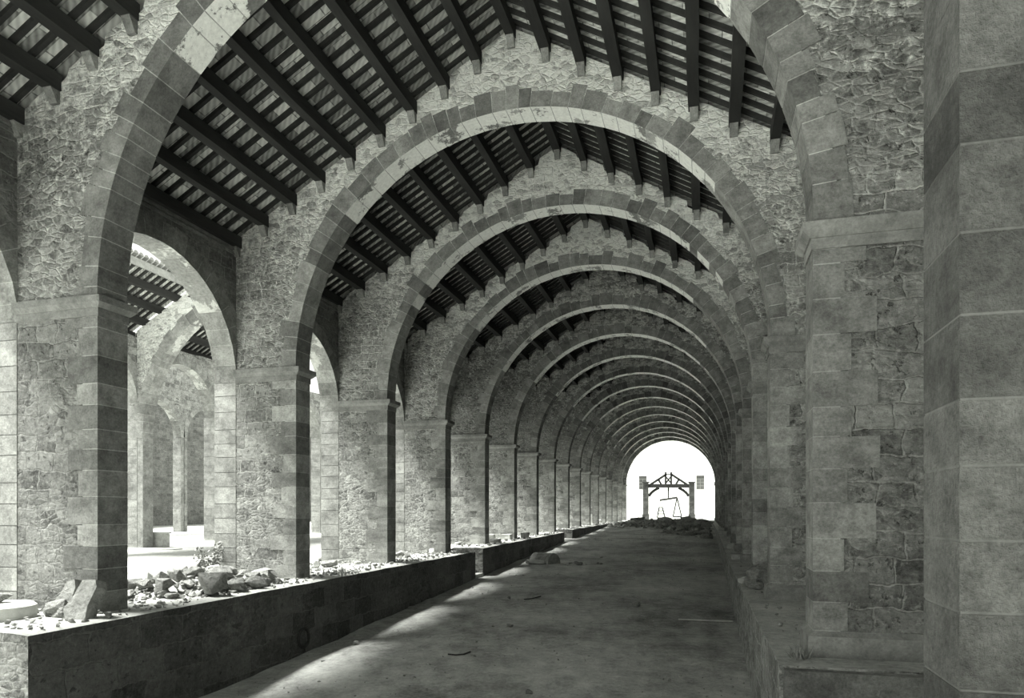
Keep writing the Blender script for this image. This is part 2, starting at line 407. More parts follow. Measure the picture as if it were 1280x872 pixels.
def clean(mb):
    """drop interior faces shared by neighbouring columns and weld"""
    key = {}; idx = []; nv = []
    for v in mb.v:
        k = (round(v.x, 4), round(v.y, 4), round(v.z, 4))
        if k not in key: key[k] = len(nv); nv.append(v)
        idx.append(key[k])
    F_ = [[idx[i] for i in f] for f in mb.f]; cnt = {}
    for f in F_: cnt[tuple(sorted(f))] = cnt.get(tuple(sorted(f)), 0)+1
    keep = [i for i, f in enumerate(F_) if cnt[tuple(sorted(f))] == 1 and len(set(f)) == len(f)]
    mb.v = nv; mb.f = [F_[i] for i in keep]; mb.m = [mb.m[i] for i in keep]; mb.t = [mb.t[i] for i in keep]
def gable_top(i):
    """broken top of a gable wall: steps up to the battens between the purlins"""
    js = {}
    for k in range(-10, 11): js[k] = (rnd.uniform(.0, .05), rnd.uniform(.02, .16), rnd.uniform(.3, .7))
    def fn(x):
        u = (x/A-XC)/PS; k = math.floor(u); fr = u-k
        base = zz(ZR)-abs(u)*PS*A*SLOPE
        j = js[max(-10, min(10, k))]
        if i == 2: return base+.245+.012*noise.noise((x*6, 1, 0))
        if fr < .05 or fr > .95: return base+.12
        up = .22-j[0]
        # rises crumbling away from the low side
        lowside = fr if u < 0 else 1-fr
        if lowside < .24+.1*j[2]: up -= j[1]
        return base+up+.03*noise.noise((x*5, i*3.1, 0))
    return fn
def pier(root, xa, xb, yf, yb, z0, z1, face_right, idx=0, rough=False, plinth=False):
    """xa<xb; the nave side is xb for the left piers and xa for the right ones"""
    mb = MB(); mb.box(xa, xb, yf, yb, z0-.15, z1, 0, .75 if idx < 2 else 1)
    z = z0-.02; k = 0; G = .014
    if face_right: mb.box(xb-.28, xb+.007, yf-.007, yb+.007, z0, z1, 2, 1)
    else: mb.box(xa-.007, xa+.28, yf-.007, yb+.007, z0, z1, 2, .38 if rough else .8)
    while z < z1-.02:
        h = rnd.uniform(.30, .44); zt = min(z+h, z1)
        if z1-zt < .15: zt = z1
        wd = (.62, .36)[k % 2]*rnd.uniform(.88, 1.12); k += 1
        t_ = rnd.uniform(.68, 1.3)*(.62 if idx == 0 else .78 if idx == 1 else 1)  # stones of the nearest two arches tinted darker to stand in for shade
        if face_right: mb.box(xb-wd, xb+.012, yf-.012, yb+.012, z+G/2, zt-G/2, 1, t_)
        else: mb.box(xa-.012, xa+wd, yf-.012, yb+.012, z+G/2, zt-G/2, 1, t_)
        z = zt
    o = mb.build('pier', ['pier', 'rough' if rough else 'soft', 'mortar'], root)
    # impost: fillet, chamfer, band
    x0, x1 = xa, xb; e = .12
    mi = MB(); hh = .30
    a0 = x0-(0 if face_right else e); a1 = x1+(e if face_right else 0)
    def ring(ex): return (x0-(0 if face_right else ex), x1+(ex if face_right else 0), yf-ex*.75, yb+ex*.75)
    r0, r1, r2 = ring(.03), ring(.05), ring(.13)
    mi.box(r0[0], r0[1], r0[2], r0[3], z1, z1+.13, 0)
    mi.hexa([(r1[0], r1[2], z1+.13), (r1[1], r1[2], z1+.13), (r1[1], r1[3], z1+.13), (r1[0], r1[3], z1+.13),
             (r2[0], r2[2], z1+.20), (r2[1], r2[2], z1+.20), (r2[1], r2[3], z1+.20), (r2[0], r2[3], z1+.20)], 0, 1.05)
    mi.box(r2[0], r2[1], r2[2], r2[3], z1+.20, z1+hh, 0, 1.05)
    mi.build('impost', 'impost', o if False else root)
    if plinth:
        mp_ = MB(); mp_.box(xa-.07, xb, yf-.07, yb+.07, z0-.1, z0+.22, 0)
        mp_.hexa([(xa-.07, yf-.07, z0+.22), (xb, yf-.07, z0+.22), (xb, yb+.07, z0+.22), (xa-.07, yb+.07, z0+.22),
                  (xa, yf, z0+.28), (xb, yf, z0+.28), (xb, yb, z0+.28), (xa, yb, z0+.28)], 0)
        mp_.build('plinth', 'impost', root)
IMP = .30
for i, Y in enumerate(YS):
    yf, yb = Y*A, (Y+T)*A
    nm = ('nearest arch, of which only the big tooled ashlar pier at the right picture edge shows' if i == 0 else
          'foreground stone arch framing the view, stone slabs leaning on its left pier' if i == 1 else
          'last transverse stone arch, framing the bright far opening' if i == 17 else
          f'transverse stone arch and gable, {ORD[i-1]} of those standing wholly in the picture, from the camera')
    root = thing('stone_arch', (XC*A, yf, zz(zpl(Y))), nm, 'arch', 'transverse arches of the nave')
    z1 = zz(ZI)-IMP
    pier(root, XL*A, -A, yf, yb, zz(zpl(Y)), z1, True, i)
    zr = zz(pl(PLAR, Y)) if i else zz(-.40)
    pier(root, (XC+R)*A, XR*A, yf, yb, zr, z1, False, i, rough=(i == 0), plinth=(i > 0))
    ring = MB(); big = i < 3
    voussoirs(ring, XC*A, zz(ZI), R*A, yf, yb, (.27, .50), (.26, .50) if not big else (.22, .46), tlo=.5 if i < 2 or i > 6 else .62, thi=1.0 if i < 2 or i > 6 else 1.25)  # nearest and farthest rings darkened, shade put into the stone tint
    ring.build('arch_ring', ['voussoir', 'mortar', 'limewash'], root)
    sp = MB(); under(sp, XC*A, zz(ZI), R*A+.03, gable_top(i), XL*A, XR*A, yf, yb, 0, t=.82 if i < 2 else 1); clean(sp)  # first two gables tinted darker in place of shade
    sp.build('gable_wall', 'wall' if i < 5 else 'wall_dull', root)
    if i < 9:   # stone corbels that take the purlin ends on the near face
        for k in range(-9, 10):
            x = (XC+k*PS)*A; zb = zz(ZR)-abs(k)*PS*A*SLOPE
            if x > XR*A-.05: continue
            cb = MB((x, yf, zb)); cb.hexa([(x-.075, yf-.05, zb-.20), (x+.075, yf-.05, zb-.20), (x+.075, yf+.02, zb-.20), (x-.075, yf+.02, zb-.20),
                      (x-.08, yf-.17, zb), (x+.08, yf-.17, zb), (x+.08, yf+.02, zb), (x-.08, yf+.02, zb)], 0, rnd.uniform(.7, 1.1))
            cb.build('corbel', 'soft', root)

# ------------------------------------------------------------------ arcades along both sides
def arcade(side, x0, x1, ya, yb, z0, n, lab, face, ch_mat='arcade', ztop=.708):
    """one bay of wall with an arched opening between two arches; face = x of the nave side"""
    r = (yb-ya)/2-.0; yc = (ya+yb)/2; zs = zz(.338)+.0
    mb = MB(); under(mb, yc, zs, r+.02, lambda q: zz(ztop), ya-.001, yb+.001, x0, x1, 0, n=36, axis='y'); clean(mb)
    o = mb.build('wall_'+side, 'arcade', origin=((x0+x1)/2, yc, zz(z0))); struct(o, lab); o['_o'] = tuple(o.location)
    vb = MB(); voussoirs(vb, yc, zs, r, x0, x1, (.34, .5), (.28, .48), axis='y', tlo=.75, thi=1.15)
    vb.build('arch_ring', ['soft', 'mortar', 'limewash_old'], o)
    cn = MB()
    s = 1 if face == x1 else -1
    for k in range(4):
        e = .03+.03*k; a, b_ = (face-.02, face+e) if s > 0 else (face-e, face+.02)
        cn.box(a, b_, ya+.02, yb-.02, zz(ztop)-.36+k*.09, zz(ztop)-.36+k*.09+.06, 0, rnd.uniform(.7, 1))
    cn.build('brick_cornice', 'rough', o)
def jamb(side, x0, x1, yf, yb, z0, lab):
    """pier of the arcade wall, in line with a transverse arch"""
    mb = MB(); mb.box(x0+.01, x1-.01, yf+.005, yb-.005, z0-.15, zz(.708), 1)
    z = z0-.02; G = .014
    while z < zz(.338)-.02:
        zt = min(z+rnd.uniform(.3, .44), zz(.338))
        if zz(.338)-zt < .15: zt = zz(.338)
        mb.box(x0, x1, yf-.008, yb+.008, z+G/2, zt-G/2, 0, rnd.uniform(.9, 1.25)); z = zt
    o = mb.build('wall_'+side, ['soft', 'arcade'], origin=((x0+x1)/2, yf, z0)); struct(o, lab)
for i, Y in enumerate(YS):
    jamb('left', AL*A, XL*A, Y*A, (Y+T)*A, zz(zpl(Y)), f'pale ashlar jamb of the left arcade behind transverse arch number {i+1}')
    jamb('right', XR*A, AR*A, Y*A, (Y+T)*A, zz(pl(PLAR, Y)) if i else zz(-.4), f'ashlar jamb of the right arcade beside transverse arch number {i+1}')
    if i < 17:
        a, b_ = (Y+T)*A, YS[i+1]*A
        arcade('left', AL*A, XL*A, a, b_, zpl(Y), i, f'arched bay of the left arcade wall after transverse arch number {i+1}', XL*A)
        arcade('right', XR*A, AR*A, a, b_, -.18, i, f'arched bay of the right arcade wall after transverse arch number {i+1}', XR*A)

for (a, b_) in ((-.10, .434),):     # unseen nave bay behind the camera, added to shade the near pier
    arcade('left', AL*A, XL*A, (a+T)*A, b_*A, -.182, 0, 'arched bay of the left arcade wall behind the camera', XL*A)
    arcade('right', XR*A, AR*A, (a+T)*A, b_*A, -.4, 0, 'arched bay of the right arcade wall behind the camera', XR*A)
    jamb('left', AL*A, XL*A, a*A, (a+T)*A, zz(-.4), 'jamb of the left arcade behind the camera')
    jamb('right', XR*A, AR*A, a*A, (a+T)*A, zz(-.4), 'jamb of the right arcade behind the camera')
# ------------------------------------------------------------------ roof
RT = .26                                   # purlin height
def zroof(x): return zz(ZR)+RT-abs(x/A-XC)*A*SLOPE      # underside of rafters at x
NB_ = 9
mb = MB()  # unseen roof behind the camera, added to shade the nearest pier
for s_ in (-1, 1):
    xe = AL*A-.35 if s_ < 0 else AR*A+.35; x0 = XC*A; ze, zc = zroof(xe)+.1, zroof(x0)+.1; y0, y1 = -.10*A, YS[0]*A+.29
    mb.hexa([(x0, y0, zc), (xe, y0, ze), (xe, y1, ze), (x0, y1, zc), (x0, y0, zc+.12), (xe, y0, ze+.12), (xe, y1, ze+.12), (x0, y1, zc+.12)], 0)
struct(mb.build('ceiling', 'tile', origin=(XC*A, 0, zz(ZR))), 'tiled roof of the nave behind the camera', 'ceiling')
for i in range(17):
    ya, yb = (YS[i]+T)*A, YS[i+1]*A
    ym0, ym1 = YS[i]*A+.3, YS[i+1]*A+.3
    lab = f'timber and tile roof bay between {aname(i)} and {aname(i+1)}'
    root = thing('tiled_roof', (XC*A, (ya+yb)/2, zz(ZR)+RT), lab, 'roof', 'roof bays of the nave')
    for s in (-1, 1):
        xe = AL*A-.35 if s < 0 else AR*A+.35; x0 = XC*A
        d = MB(); ze = zroof(xe)+.10; zc = zroof(x0)+.10
        d.hexa([(x0, ym0, zc), (xe, ym0, ze), (xe, ym1, ze), (x0, ym1, zc), (x0, ym0, zc+.12), (xe, ym0, ze+.12), (xe, ym1, ze+.12), (x0, ym1, zc+.12)], 0)
        d.build('tile_deck', 'tile', root)
    if i > NB_: continue
    n = 14; proto = {}
    for s in (-1, 1):
        xe = (XL*A-.05) if s < 0 else (XR*A+.05)
        for k in range(n):
            y = ya+.12+(yb-ya-.24)*k/(n-1)
            if s not in proto:
                q = MB((0, 0, 0)); q.bar((XC*A, 0, zroof(XC*A)+.06), (xe, 0, zroof(xe)+.06), .075, .08, 0)
                me_o = q.build('rafter', 'wood', None, origin=(0, 0, 0)); proto[s] = me_o; o = me_o
            else:
                o = proto[s].copy(); C.objects.link(o)
            o.parent = root; o.location = Vector((0, y, 0))-Vector(root['_o'])
beam_me = None
for i in range(NB_+1):
    ya, yb = (YS[i]+T)*A-.20, YS[i+1]*A+.02
    for k in range(-9, 10):
        x = (XC+k*PS)*A
        if x > XR*A-.05: continue
        zb = zz(ZR)-abs(k)*PS*A*SLOPE; q = MB()
        wd = rnd.uniform(.17, .215); sag = rnd.uniform(0, .03)
        n = 4; P = [(x+rnd.uniform(-.012, .012), ya+(yb-ya)*t/n, zb+RT/2-sag*math.sin(math.pi*t/n)) for t in range(n+1)]
        for a, b_ in zip(P, P[1:]): q.bar(a, b_, wd, RT, 0)
        clean(q)
        o = q.build('roof_beam', 'wood', origin=(x, (ya+yb)/2, zb+RT/2))
        if k == 0: lb = f'dark ridge beam between {aname(i)} and {aname(i+1)}'
        else: lb = f'{ORD[abs(k)]} {"left" if k < 0 else "right"} roof beam below the ridge, between {aname(i)} and {aname(i+1)}'
        tag(o, lb, 'beam', f'roof beams between {aname(i)} and {aname(i+1)}')

# ------------------------------------------------------------------ ruined aisles on the left
Y4 = YS[4]
root = thing('stone_arch', (-1.855*A, Y4*A, zz(zpl(Y4))), 'ruined half open stone arch seen through the nearest arcade opening on the left', 'arch')
xc2, r2, zs2 = -1.855*A, .613*A, zz(.34)
rg = MB(); voussoirs(rg, xc2, zs2, r2, Y4*A, (Y4+T)*A, (.36, .55), (.28, .46)); rg.build('arch_ring', ['soft', 'mortar', 'limewash_old'], root)
def zr2(x): return zz(1.0)-(-2.25*A-x)*.56                # half roof falling away to the left
def topfn(x):
    u = x/A
    if u < -2.25: return zr2(x)-.28+.05*noise.noise((x*3, 0, 0))
    if u < -2.13: return zr2(-2.25*A)-.28-(u+2.25)*A*.75+.1*noise.noise((x*3, 0, 0))
    return zs2+math.sqrt(max(0, (r2+.30)**2-(x-xc2)**2))+.12*noise.noise((x*2, 1, 0))
X2, X3 = -2.50, -3.62
sp = MB(); under(sp, xc2, zs2, r2+.02, topfn, X2*A, -1.242*A, Y4*A, (Y4+T)*A, 0); clean(sp); sp.build('gable_wall', 'wall', root)
pier(root, X2*A, -2.468*A, Y4*A, (Y4+T)*A, zz(zpl(Y4)), zs2-.02, True, 0) if False else None
p = MB(); p.box(X2*A, -2.468*A, Y4*A, (Y4+T)*A, zz(-.2), zs2, 0); p.build('pier', 'soft', root)
def far_arcade(Xp, i, zs, ztop, lab):
    a, b_ = (YS[i]+T)*A, YS[i+1]*A; x0, x1 = (Xp-.065)*A, Xp*A; r = (b_-a)/2
    mb = MB(); under(mb, (a+b_)/2, zz(zs), r+.02, lambda q: zz(ztop)+.1*noise.noise((q, Xp, 0)), a-.001, b_+.001, x0, x1, 0, n=30, axis='y')
    mb.box(x0, x1, YS[i]*A, a, zz(-.2), zz(ztop), 0); clean(mb)
    o = mb.build('wall_left', 'pier', origin=((x0+x1)/2, (a+b_)/2, zz(-.15))); struct(o, lab); o['_o'] = tuple(o.location)
    vb = MB(); voussoirs(vb, (a+b_)/2, zz(zs), r, x0, x1, (.30, .42), (.28, .45), axis='y', tlo=.8, thi=1.15); vb.build('arch_ring', ['soft', 'mortar', 'limewash_old'], o)
    vb = MB(); z = zz(-.18)
    while z < zz(zs)-.1:
        h = rnd.uniform(.3, .42)
        for (u, v_) in ((b_-.01, b_+.3), (a-.3, a+.01)): vb.box(x0-.012, x1+.012, u, v_, z, min(z+h-.012, zz(zs)), 0, rnd.uniform(.85, 1.15))
        z += h
    vb.build('jamb_stones', 'soft', o)
for i in range(1, 10): far_arcade(X2, i, .50, .80, f'arched bay of the second arcade, beyond the sunlit aisle, level with bay {i+1} of the nave')
for i in range(2, 14): far_arcade(X3, i, .54, 1.12, f'arched bay of the third arcade, far left, level with bay {i+1} of the nave')
mb = MB(); mb.box(-4.85*A, -4.78*A, .4*A, 9.4*A, zz(-.2), zz(1.05)); struct(mb.build('wall_left', 'arcade', origin=(-4.8*A, 5*A, 0)), 'outer wall closing the left aisles')
def half_roof(y0, y1, lab):
    """left half of an aisle roof, open along the ridge: scalloped tile edge, board, rafters, purlins"""
    b_, a = -2.22*A, (X2-.14)*A; Pz = zr2
    root = thing('aisle_roof', (b_, y0*A, Pz(b_)), lab, 'roof')
    d = MB(); d.hexa([(a, y0*A, Pz(a)+.06), (b_, y0*A, Pz(b_)+.06), (b_, y1*A, Pz(b_)+.06), (a, y1*A, Pz(a)+.06), (a, y0*A, Pz(a)+.14), (b_, y0*A, Pz(b_)+.14), (b_, y1*A, Pz(b_)+.14), (a, y1*A, Pz(a)+.14)], 0)
    d.build('tile_deck', 'tile', root)
    d = MB(); d.box(b_, b_+.06, y0*A, y1*A, Pz(b_)-.16, Pz(b_)+.12, 0, 1.3); d.build('edge_board', 'impost', root)
    d = MB(); n = int((y1-y0)*A/.24)
    for k in range(n):
        y = y0*A+(y1-y0)*A*(k+.5)/n; k0 = len(d.v)
        for xx, dz in ((b_+.14, .13+.03), (a, .13)):
            for j in range(7):
                t = math.pi*j/6; d.v.append(Vector((xx, y+.115*math.cos(t), Pz(xx)+dz+.11*math.sin(t))))
        for j in range(6): d.f.append([k0+j, k0+j+1, k0+7+j+1, k0+7+j]); d.m.append(0); d.t.append(1)
        d.f.append([k0+j for j in range(7)]); d.m.append(0); d.t.append(.8)
    d.build('roof_tiles', 'tile_top', root)
    for k in range(int((y1-y0)*A/.32)):
        y = y0*A+.2+k*.32; d = MB(); d.bar((a, y, Pz(a)+.02), (b_, y, Pz(b_)+.02), .085, .09, 0); d.build('rafter', 'wood', root)
    for k in range(4):
        x = b_-.62-k*.78
        if x < a: break
        d = MB(); d.bar((x, y0*A+.05, Pz(x)-.14), (x, y1*A, Pz(x)-.14), .2, .27, 0); d.build('purlin', 'wood', root)
half_roof(2.0, Y4+.03, 'tiled half roof with scalloped edge against the white sky, seen through the nearest left opening')
half_roof(Y4+T-.01, YS[5]+.4, 'piece of dark timbered half roof seen under the ruined aisle arch')
mb = MB(); mb.box(.10*A, 1.58*A, -.68*A, -.63*A, zz(-.45), zz(1.05)); struct(mb.build('wall_front', 'arcade', origin=(.6*A, -.65*A, 0)), 'wall behind the camera, right of the nave axis')  # unseen wall, added to keep light off the pier sides
mb = MB(); mb.box(1.5*A, 1.58*A, -.63*A, .2*A, zz(-.45), zz(.75)); struct(mb.build('wall_right', 'arcade', origin=(1.5*A, -.2*A, 0)), 'outer wall of the right aisle beside the camera')  # unseen too, added to close the right aisle to light
# unseen outer wall to the right, added to keep that side dim
mb = MB(); mb.box(1.5*A, 1.58*A, .2*A, 9.4*A, zz(-.45), zz(.75)); struct(mb.build('wall_right', 'arcade', origin=(1.5*A, 5*A, 0)), 'outer wall of the right aisle, behind the right arcade')
mb = MB(); mb.hexa([(AR*A+.3, -.63*A, zz(.66)), (1.6*A, -.63*A, zz(1.0)), (1.6*A, 9.4*A, zz(1.0)), (AR*A+.3, 9.4*A, zz(.66)), (AR*A+.3, -.63*A, zz(.68)), (1.6*A, -.63*A, zz(1.02)), (1.6*A, 9.4*A, zz(1.02)), (AR*A+.3, 9.4*A, zz(.68))])
struct(mb.build('ceiling', 'tile', origin=(1*A, 5*A, zz(.8))), 'roof of the right aisle behind the right arcade', 'ceiling')

# ------------------------------------------------------------------ far end: truss on stone posts, balance, white building
d0 = 9.98
def far(px, py, d=d0): X, Y, z = at_depth(px, py, d); return Vector((X*A, Y*A, zz(z)))
YF = 10.2
def fp(px, py):
    X = (px-VX)*CT/F; # X = k*d ; Y = YF -> d = (YF*CT)/(1+k*ST)... solve
    k = X; d = YF*CT/(1+k*ST*1.0) if False else YF*CT/(1-(-k)*ST*1.0) if False else YF*CT/(1+k*ST)
    return Vector((k*d*A, YF*A, zz((HY-py)*d/F)))
gz = zz(-.105)
for (a, b_, lab) in ((803.9, 810.6, 'left stone post carrying the timber truss outside the far arch'), (861.2, 868.2, 'right stone post carrying the timber truss outside the far arch')):
    p0, p1 = fp(a, 602), fp(b_, 602); mb = MB(); z = gz; ztop = p0.z
    root = thing('stone_post', ((p0.x+p1.x)/2, YF*A, gz), lab, 'post', 'posts of the timber truss')
    while z < ztop-.2:
        h = rnd.uniform(.35, .5); mb.box(p0.x, p1.x, YF*A-.3, YF*A+.3, z, min(z+h, ztop-.12), 0, rnd.uniform(.26, .4), j=.01); z += h
    mb.build('shaft', 'rough', root)
    mb = MB(); mb.box(p0.x-.1, p1.x+.1, YF*A-.4, YF*A+.4, ztop-.14, ztop+.03, 0, .3); mb.build('capstone', 'rough', root)
    mb = MB(); mb.box(p0.x-.08, p1.x+.08, YF*A-.38, YF*A+.38, gz-.05, gz+.7, 0, .3, j=.03); mb.build('base_block', 'rough', root)
root = thing('timber_truss', fp(836, 608), 'dark timber king truss with curved braces spanning the two stone posts', 'truss')
def tb(name, a, b_, w_=.24, h_=.2, mat='wood', r=None):
    q = MB(); q.bar(fp(*a), fp(*b_), w_, h_, 0, up=(0, 1, 0)); return q.build(name, mat, r or root)
tb('tie_beam', (810.6, 607), (861.2, 607), .46, .4)
tb('rafter', (813, 605.5), (833, 592.5), .28, .2); tb('rafter', (859, 605.5), (839, 592.5), .28, .2)
tb('strut', (823, 599), (827, 606)); tb('strut', (848.5, 599), (844.5, 606))
tb('king_post', (832, 589.8), (832, 606)); tb('king_post', (839, 589.8), (839, 606)); tb('collar', (831, 592.5), (840, 592.5), .12, .12)
tb('cross_brace', (832, 595), (839, 604), .18, .1); tb('cross_brace', (839, 595), (832, 604), .18, .1)
for s, (a, b_, c) in (('l', ((811, 620), (815, 613), (824, 609.5))), ('r', ((861, 620), (857, 613), (848, 609.5)))):
    q = MB(); P = []
    A0, B0, C0 = fp(*a), fp(*b_), fp(*c)
    for t in [i/8 for i in range(9)]: P.append(A0*(1-t)**2+B0*2*t*(1-t)+C0*t*t)
    for u, v_ in zip(P, P[1:]): q.bar(u, v_, .34, .2, 0, up=(0, 1, 0))
    q.build('curved_brace', 'wood', root)
root = thing('weighing_balance', fp(835.5, 623), 'tilted beam balance hanging from the timber truss by a rod', 'balance')
def rod(name, pts, r=.035, mat='iron', rt=None):
    q = MB(); q.tube([fp(*p) for p in pts], r*2.0, 6, 0); return q.build(name, mat, rt or root)
rod('hanging_rod', [(835.5, 608), (835.5, 623)], .045); q = MB(); q.tube([fp(835.5, 609.5), fp(835.5, 613)], .12, 8); q.build('hook_block', 'iron', root)
rod('balance_beam', [(824.6, 624.8), (835.5, 623.3), (846.5, 621.4)], .075)
for name, top, bl, br_ in (('scale_pan', (825, 625), (821.5, 647), (831.5, 647)), ('scale_pan', (846.3, 621.6), (841.3, 645.5), (852, 645.5))):
    q = MB()
    tl, tr = ((823.8, 634), (828, 634)) if top[0] < 830 else (top, top)
    q.tube([fp(*top), fp(*tl)], .03, 6); q.tube([fp(*top), fp(*tr)], .03, 6) if tl != top else None
    q.tube([fp(*tl), fp(*bl)], .09, 6); q.tube([fp(*tr), fp(*br_)], .09, 6); q.tube([fp(*bl), fp(*br_)], .11, 6)
    if top[0] < 830:
        for yy_ in (634, 638, 642):
            f_ = (yy_-634)/13; q.tube([fp(tl[0]+(bl[0]-tl[0])*f_, yy_), fp(tr[0]+(br_[0]-tr[0])*f_, yy_)], .08, 6)
    q.build(name, 'iron', root)
# white building
YW = 14.0
def wp(px, py):
    k = (px-VX)*CT/F; d = YW*CT/(1+k*ST); return Vector((k*d*A, YW*A, zz((HY-py)*d/F)))
mb = MB(); mb.box(-5*A, 3*A, YW*A, YW*A+6, zz(-.11), zz(2.4)); root = thing('white_building', (-1*A, YW*A, zz(-.11)), 'sunlit white rendered building closing the view beyond the far arch', 'building')
mb.build('wall', 'render', root)
for (a, b_, t_, lo_) in ((798.6, 808.4, 594.5, 611.5), (870.2, 880.3, 594.0, 611.5)):
    p, q_ = wp(a, t_), wp(b_, lo_)
    fr = MB((p.x, p.y, q_.z)); fr.box(p.x, q_.x, YW*A-.06, YW*A-.005, q_.z, p.z, 0)
    wn = fr.build('window', 'lintel', root); wn['_o'] = tuple(fr.o)
    sh = MB(); hh = (p.z-q_.z)
    sh.box(p.x+.05, q_.x-.05, YW*A-.1, YW*A-.06, p.z-hh*.22, p.z-.05, 0); sh.build('blind', 'shutter', wn)
    for u in range(2):
        for v_ in range(3):
            w_ = (q_.x-p.x); x0 = p.x+w_*(.06+.47*u); z0 = q_.z+hh*(.04+.245*v_)
            s = MB(); s.box(x0, x0+w_*.41, YW*A-.09, YW*A-.06, z0, z0+hh*.2, 0); s.build('pane', 'shutter' if a < 800 else 'glass', wn)

# ------------------------------------------------------------------ stones
def rock_mesh(seed, flat=1.0, n=16, mat='rock'):
    r_ = random.Random(seed); bm = bmesh.new()
    for _ in range(n):
        v = Vector((r_.gauss(0, 1), r_.gauss(0, 1), r_.gauss(0, 1))).normalized()
        v = Vector([max(-.72, min(.72, c)) for c in v])*.69
        bm.verts.new((v.x, v.y, v.z*flat))
    res = bmesh.ops.convex_hull(bm, input=bm.verts)
    bmesh.ops.delete(bm, geom=[e for e in res['geom_interior'] if isinstance(e, bmesh.types.BMVert)], context='VERTS')
    bmesh.ops.bevel(bm, geom=list(bm.edges), offset=.02, segments=1, affect='EDGES')
    zmin = min(v.co.z for v in bm.verts)
    mx = max(abs(v.co.x) for v in bm.verts)
    for v in bm.verts: v.co.z -= zmin
    me = bpy.data.meshes.new('broken_stone'); bm.to_mesh(me); bm.free(); me.materials.append(M[mat]); return me
ROCKS = [rock_mesh(i, rnd.uniform(.7, 1.1)) for i in range(14)]
PALE = [rock_mesh(50+i, rnd.uniform(.6, 1.0), mat='pale_rock') for i in range(6)]
def stone(loc, size, label=None, group=None, name='broken_stone', me=None, rz=None, tilt=0.12):
    o = bpy.data.objects.new(name, me or rnd.choice(ROCKS)); C.objects.link(o)
    o.location = loc; o.scale = size
    o.rotation_euler = (rnd.uniform(-tilt, tilt), rnd.uniform(-tilt, tilt), rnd.uniform(0, 6.28) if rz is None else rz)
    return tag(o, label or 'broken building stone lying in the rubble', 'stone', group)
def heap(name, x, y, z, rx, ry, h, label, mat='dust', seed=0, n=34, group=None, base=None):
    """low mound of dust and chips"""
    mb = MB(); o3 = (x, y, z)
    for j in range(n+1):
        for i in range(n+1):
            u, v_ = i/n*2-1, j/n*2-1; r_ = math.hypot(u, v_)
            e = max(0, 1-r_**2.2)
            hz = e*h*(.75+.5*noise.noise((u*3+seed, v_*3, seed)))+e*.09*noise.noise((u*9+seed, v_*9, 3))
            zb_ = base(y+v_*ry) if base else z
            mb.v.append(Vector((x+u*rx, y+v_*ry, zb_+hz-.12*max(0, min(1, (r_-.8)/.2)))))
    for j in range(n):
        for i in range(n):
            k = j*(n+1)+i
            if math.hypot((i+.5)/n*2-1, (j+.5)/n*2-1) > 1.02: continue
            mb.f.append([k, k+1, k+n+2, k+n+1]); mb.m.append(0); mb.t.append(1)
    return tag(mb.build(name, mat, origin=o3), label, 'rubble', group, 'stuff')
def chips(name, region, nst, smin, smax, label, mat='rock'):
    """uncountable scatter of small chips"""
    bmv, bmf = [], []; mb = MB()
    base = [rock_mesh(200+i, .8, 9, mat) for i in range(5)]
    for _ in range(nst):
        x, y, z = region(); s_ = rnd.uniform(smin, smax)*(1 if rnd.random() < .8 else 1.6); me = rnd.choice(base); k = len(mb.v)
        rot = Matrix.Rotation(rnd.uniform(0, 6.3), 3, 'Z')
        for v_ in me.vertices:
            p = rot @ v_.co; mb.v.append(Vector((x+p.x*s_, y+p.y*s_, z+p.z*s_*.8-.01)))
        for f_ in me.polygons: mb.f.append([k+q for q in f_.vertices]); mb.m.append(0); mb.t.append(1)
    return tag(mb.build(name, mat), label, 'rubble', None, 'stuff')
# --- slabs leaning on the nearest left pier
z0 = zz(-.176); yf1 = YS[1]*A
def slab(px0, px1, ptop, ybase, lab, thick=.16, lean=.32, notch=.1, seed=0):
    r_ = random.Random(seed); d = ybase*CT-(-1.05)*ST
    X0 = at_depth(px0, 700, d)[0]*A; X1 = at_depth(px1, 700, d)[0]*A; H = (768-ptop)*d/F*A
    prof = [(X0, 0), (X1-notch*.6, 0), (X1-.05, H*.35), (X1, H*.8), (X1-.05, H), (X0+notch*1.4, H*.97), (X0+notch*.7, H*.6), (X0-.04, H*.25)]
    mb = MB(); mb.poly_y([(a+r_.uniform(-.02, .02), b_+r_.uniform(-.01, .01) if b_ > 0 else b_) for a, b_ in prof], -thick/2, thick/2)
    cx = (X0+X1)/2
    for v in mb.v: v.x -= cx
    o = mb.build('stone_slab', 'rock', origin=(0, 0, 0)); o.location = (cx, ybase*A, z0+.0); o.rotation_euler = (-lean, 0, 0)
    return tag(o, lab, 'slab', 'slabs leaning on the nearest left pier')
slab(64, 97, 722, .940, 'rough pointed stone slab leaning on the pier, left of its flat neighbour', .14, .22, .16, 1)
slab(94, 133, 718, .915, 'flat rough stone slab leaning on the foot of the nearest left pier', .2, .30, .12, 2)
# round stone drum with a lump on it
X, Y = -1.115, .885
mb = MB(); n = 28; zc = zz(-.176)
mb.tube([(X*A-.05, Y*A, zc-.02), (X*A-.05, Y*A, zc+.20), (X*A-.05, Y*A, zc+.235)], [.50, .50, .46], n)
tag(mb.build('stone_drum', 'pale_rock', origin=(X*A, Y*A, zc)), 'flat round stone drum lying at the left picture edge', 'stone')
stone((X*A-.16, Y*A+.08, zc+.225), (.34, .34, .26), 'rounded lump of stone resting on the flat round drum', None, me=ROCKS[2])
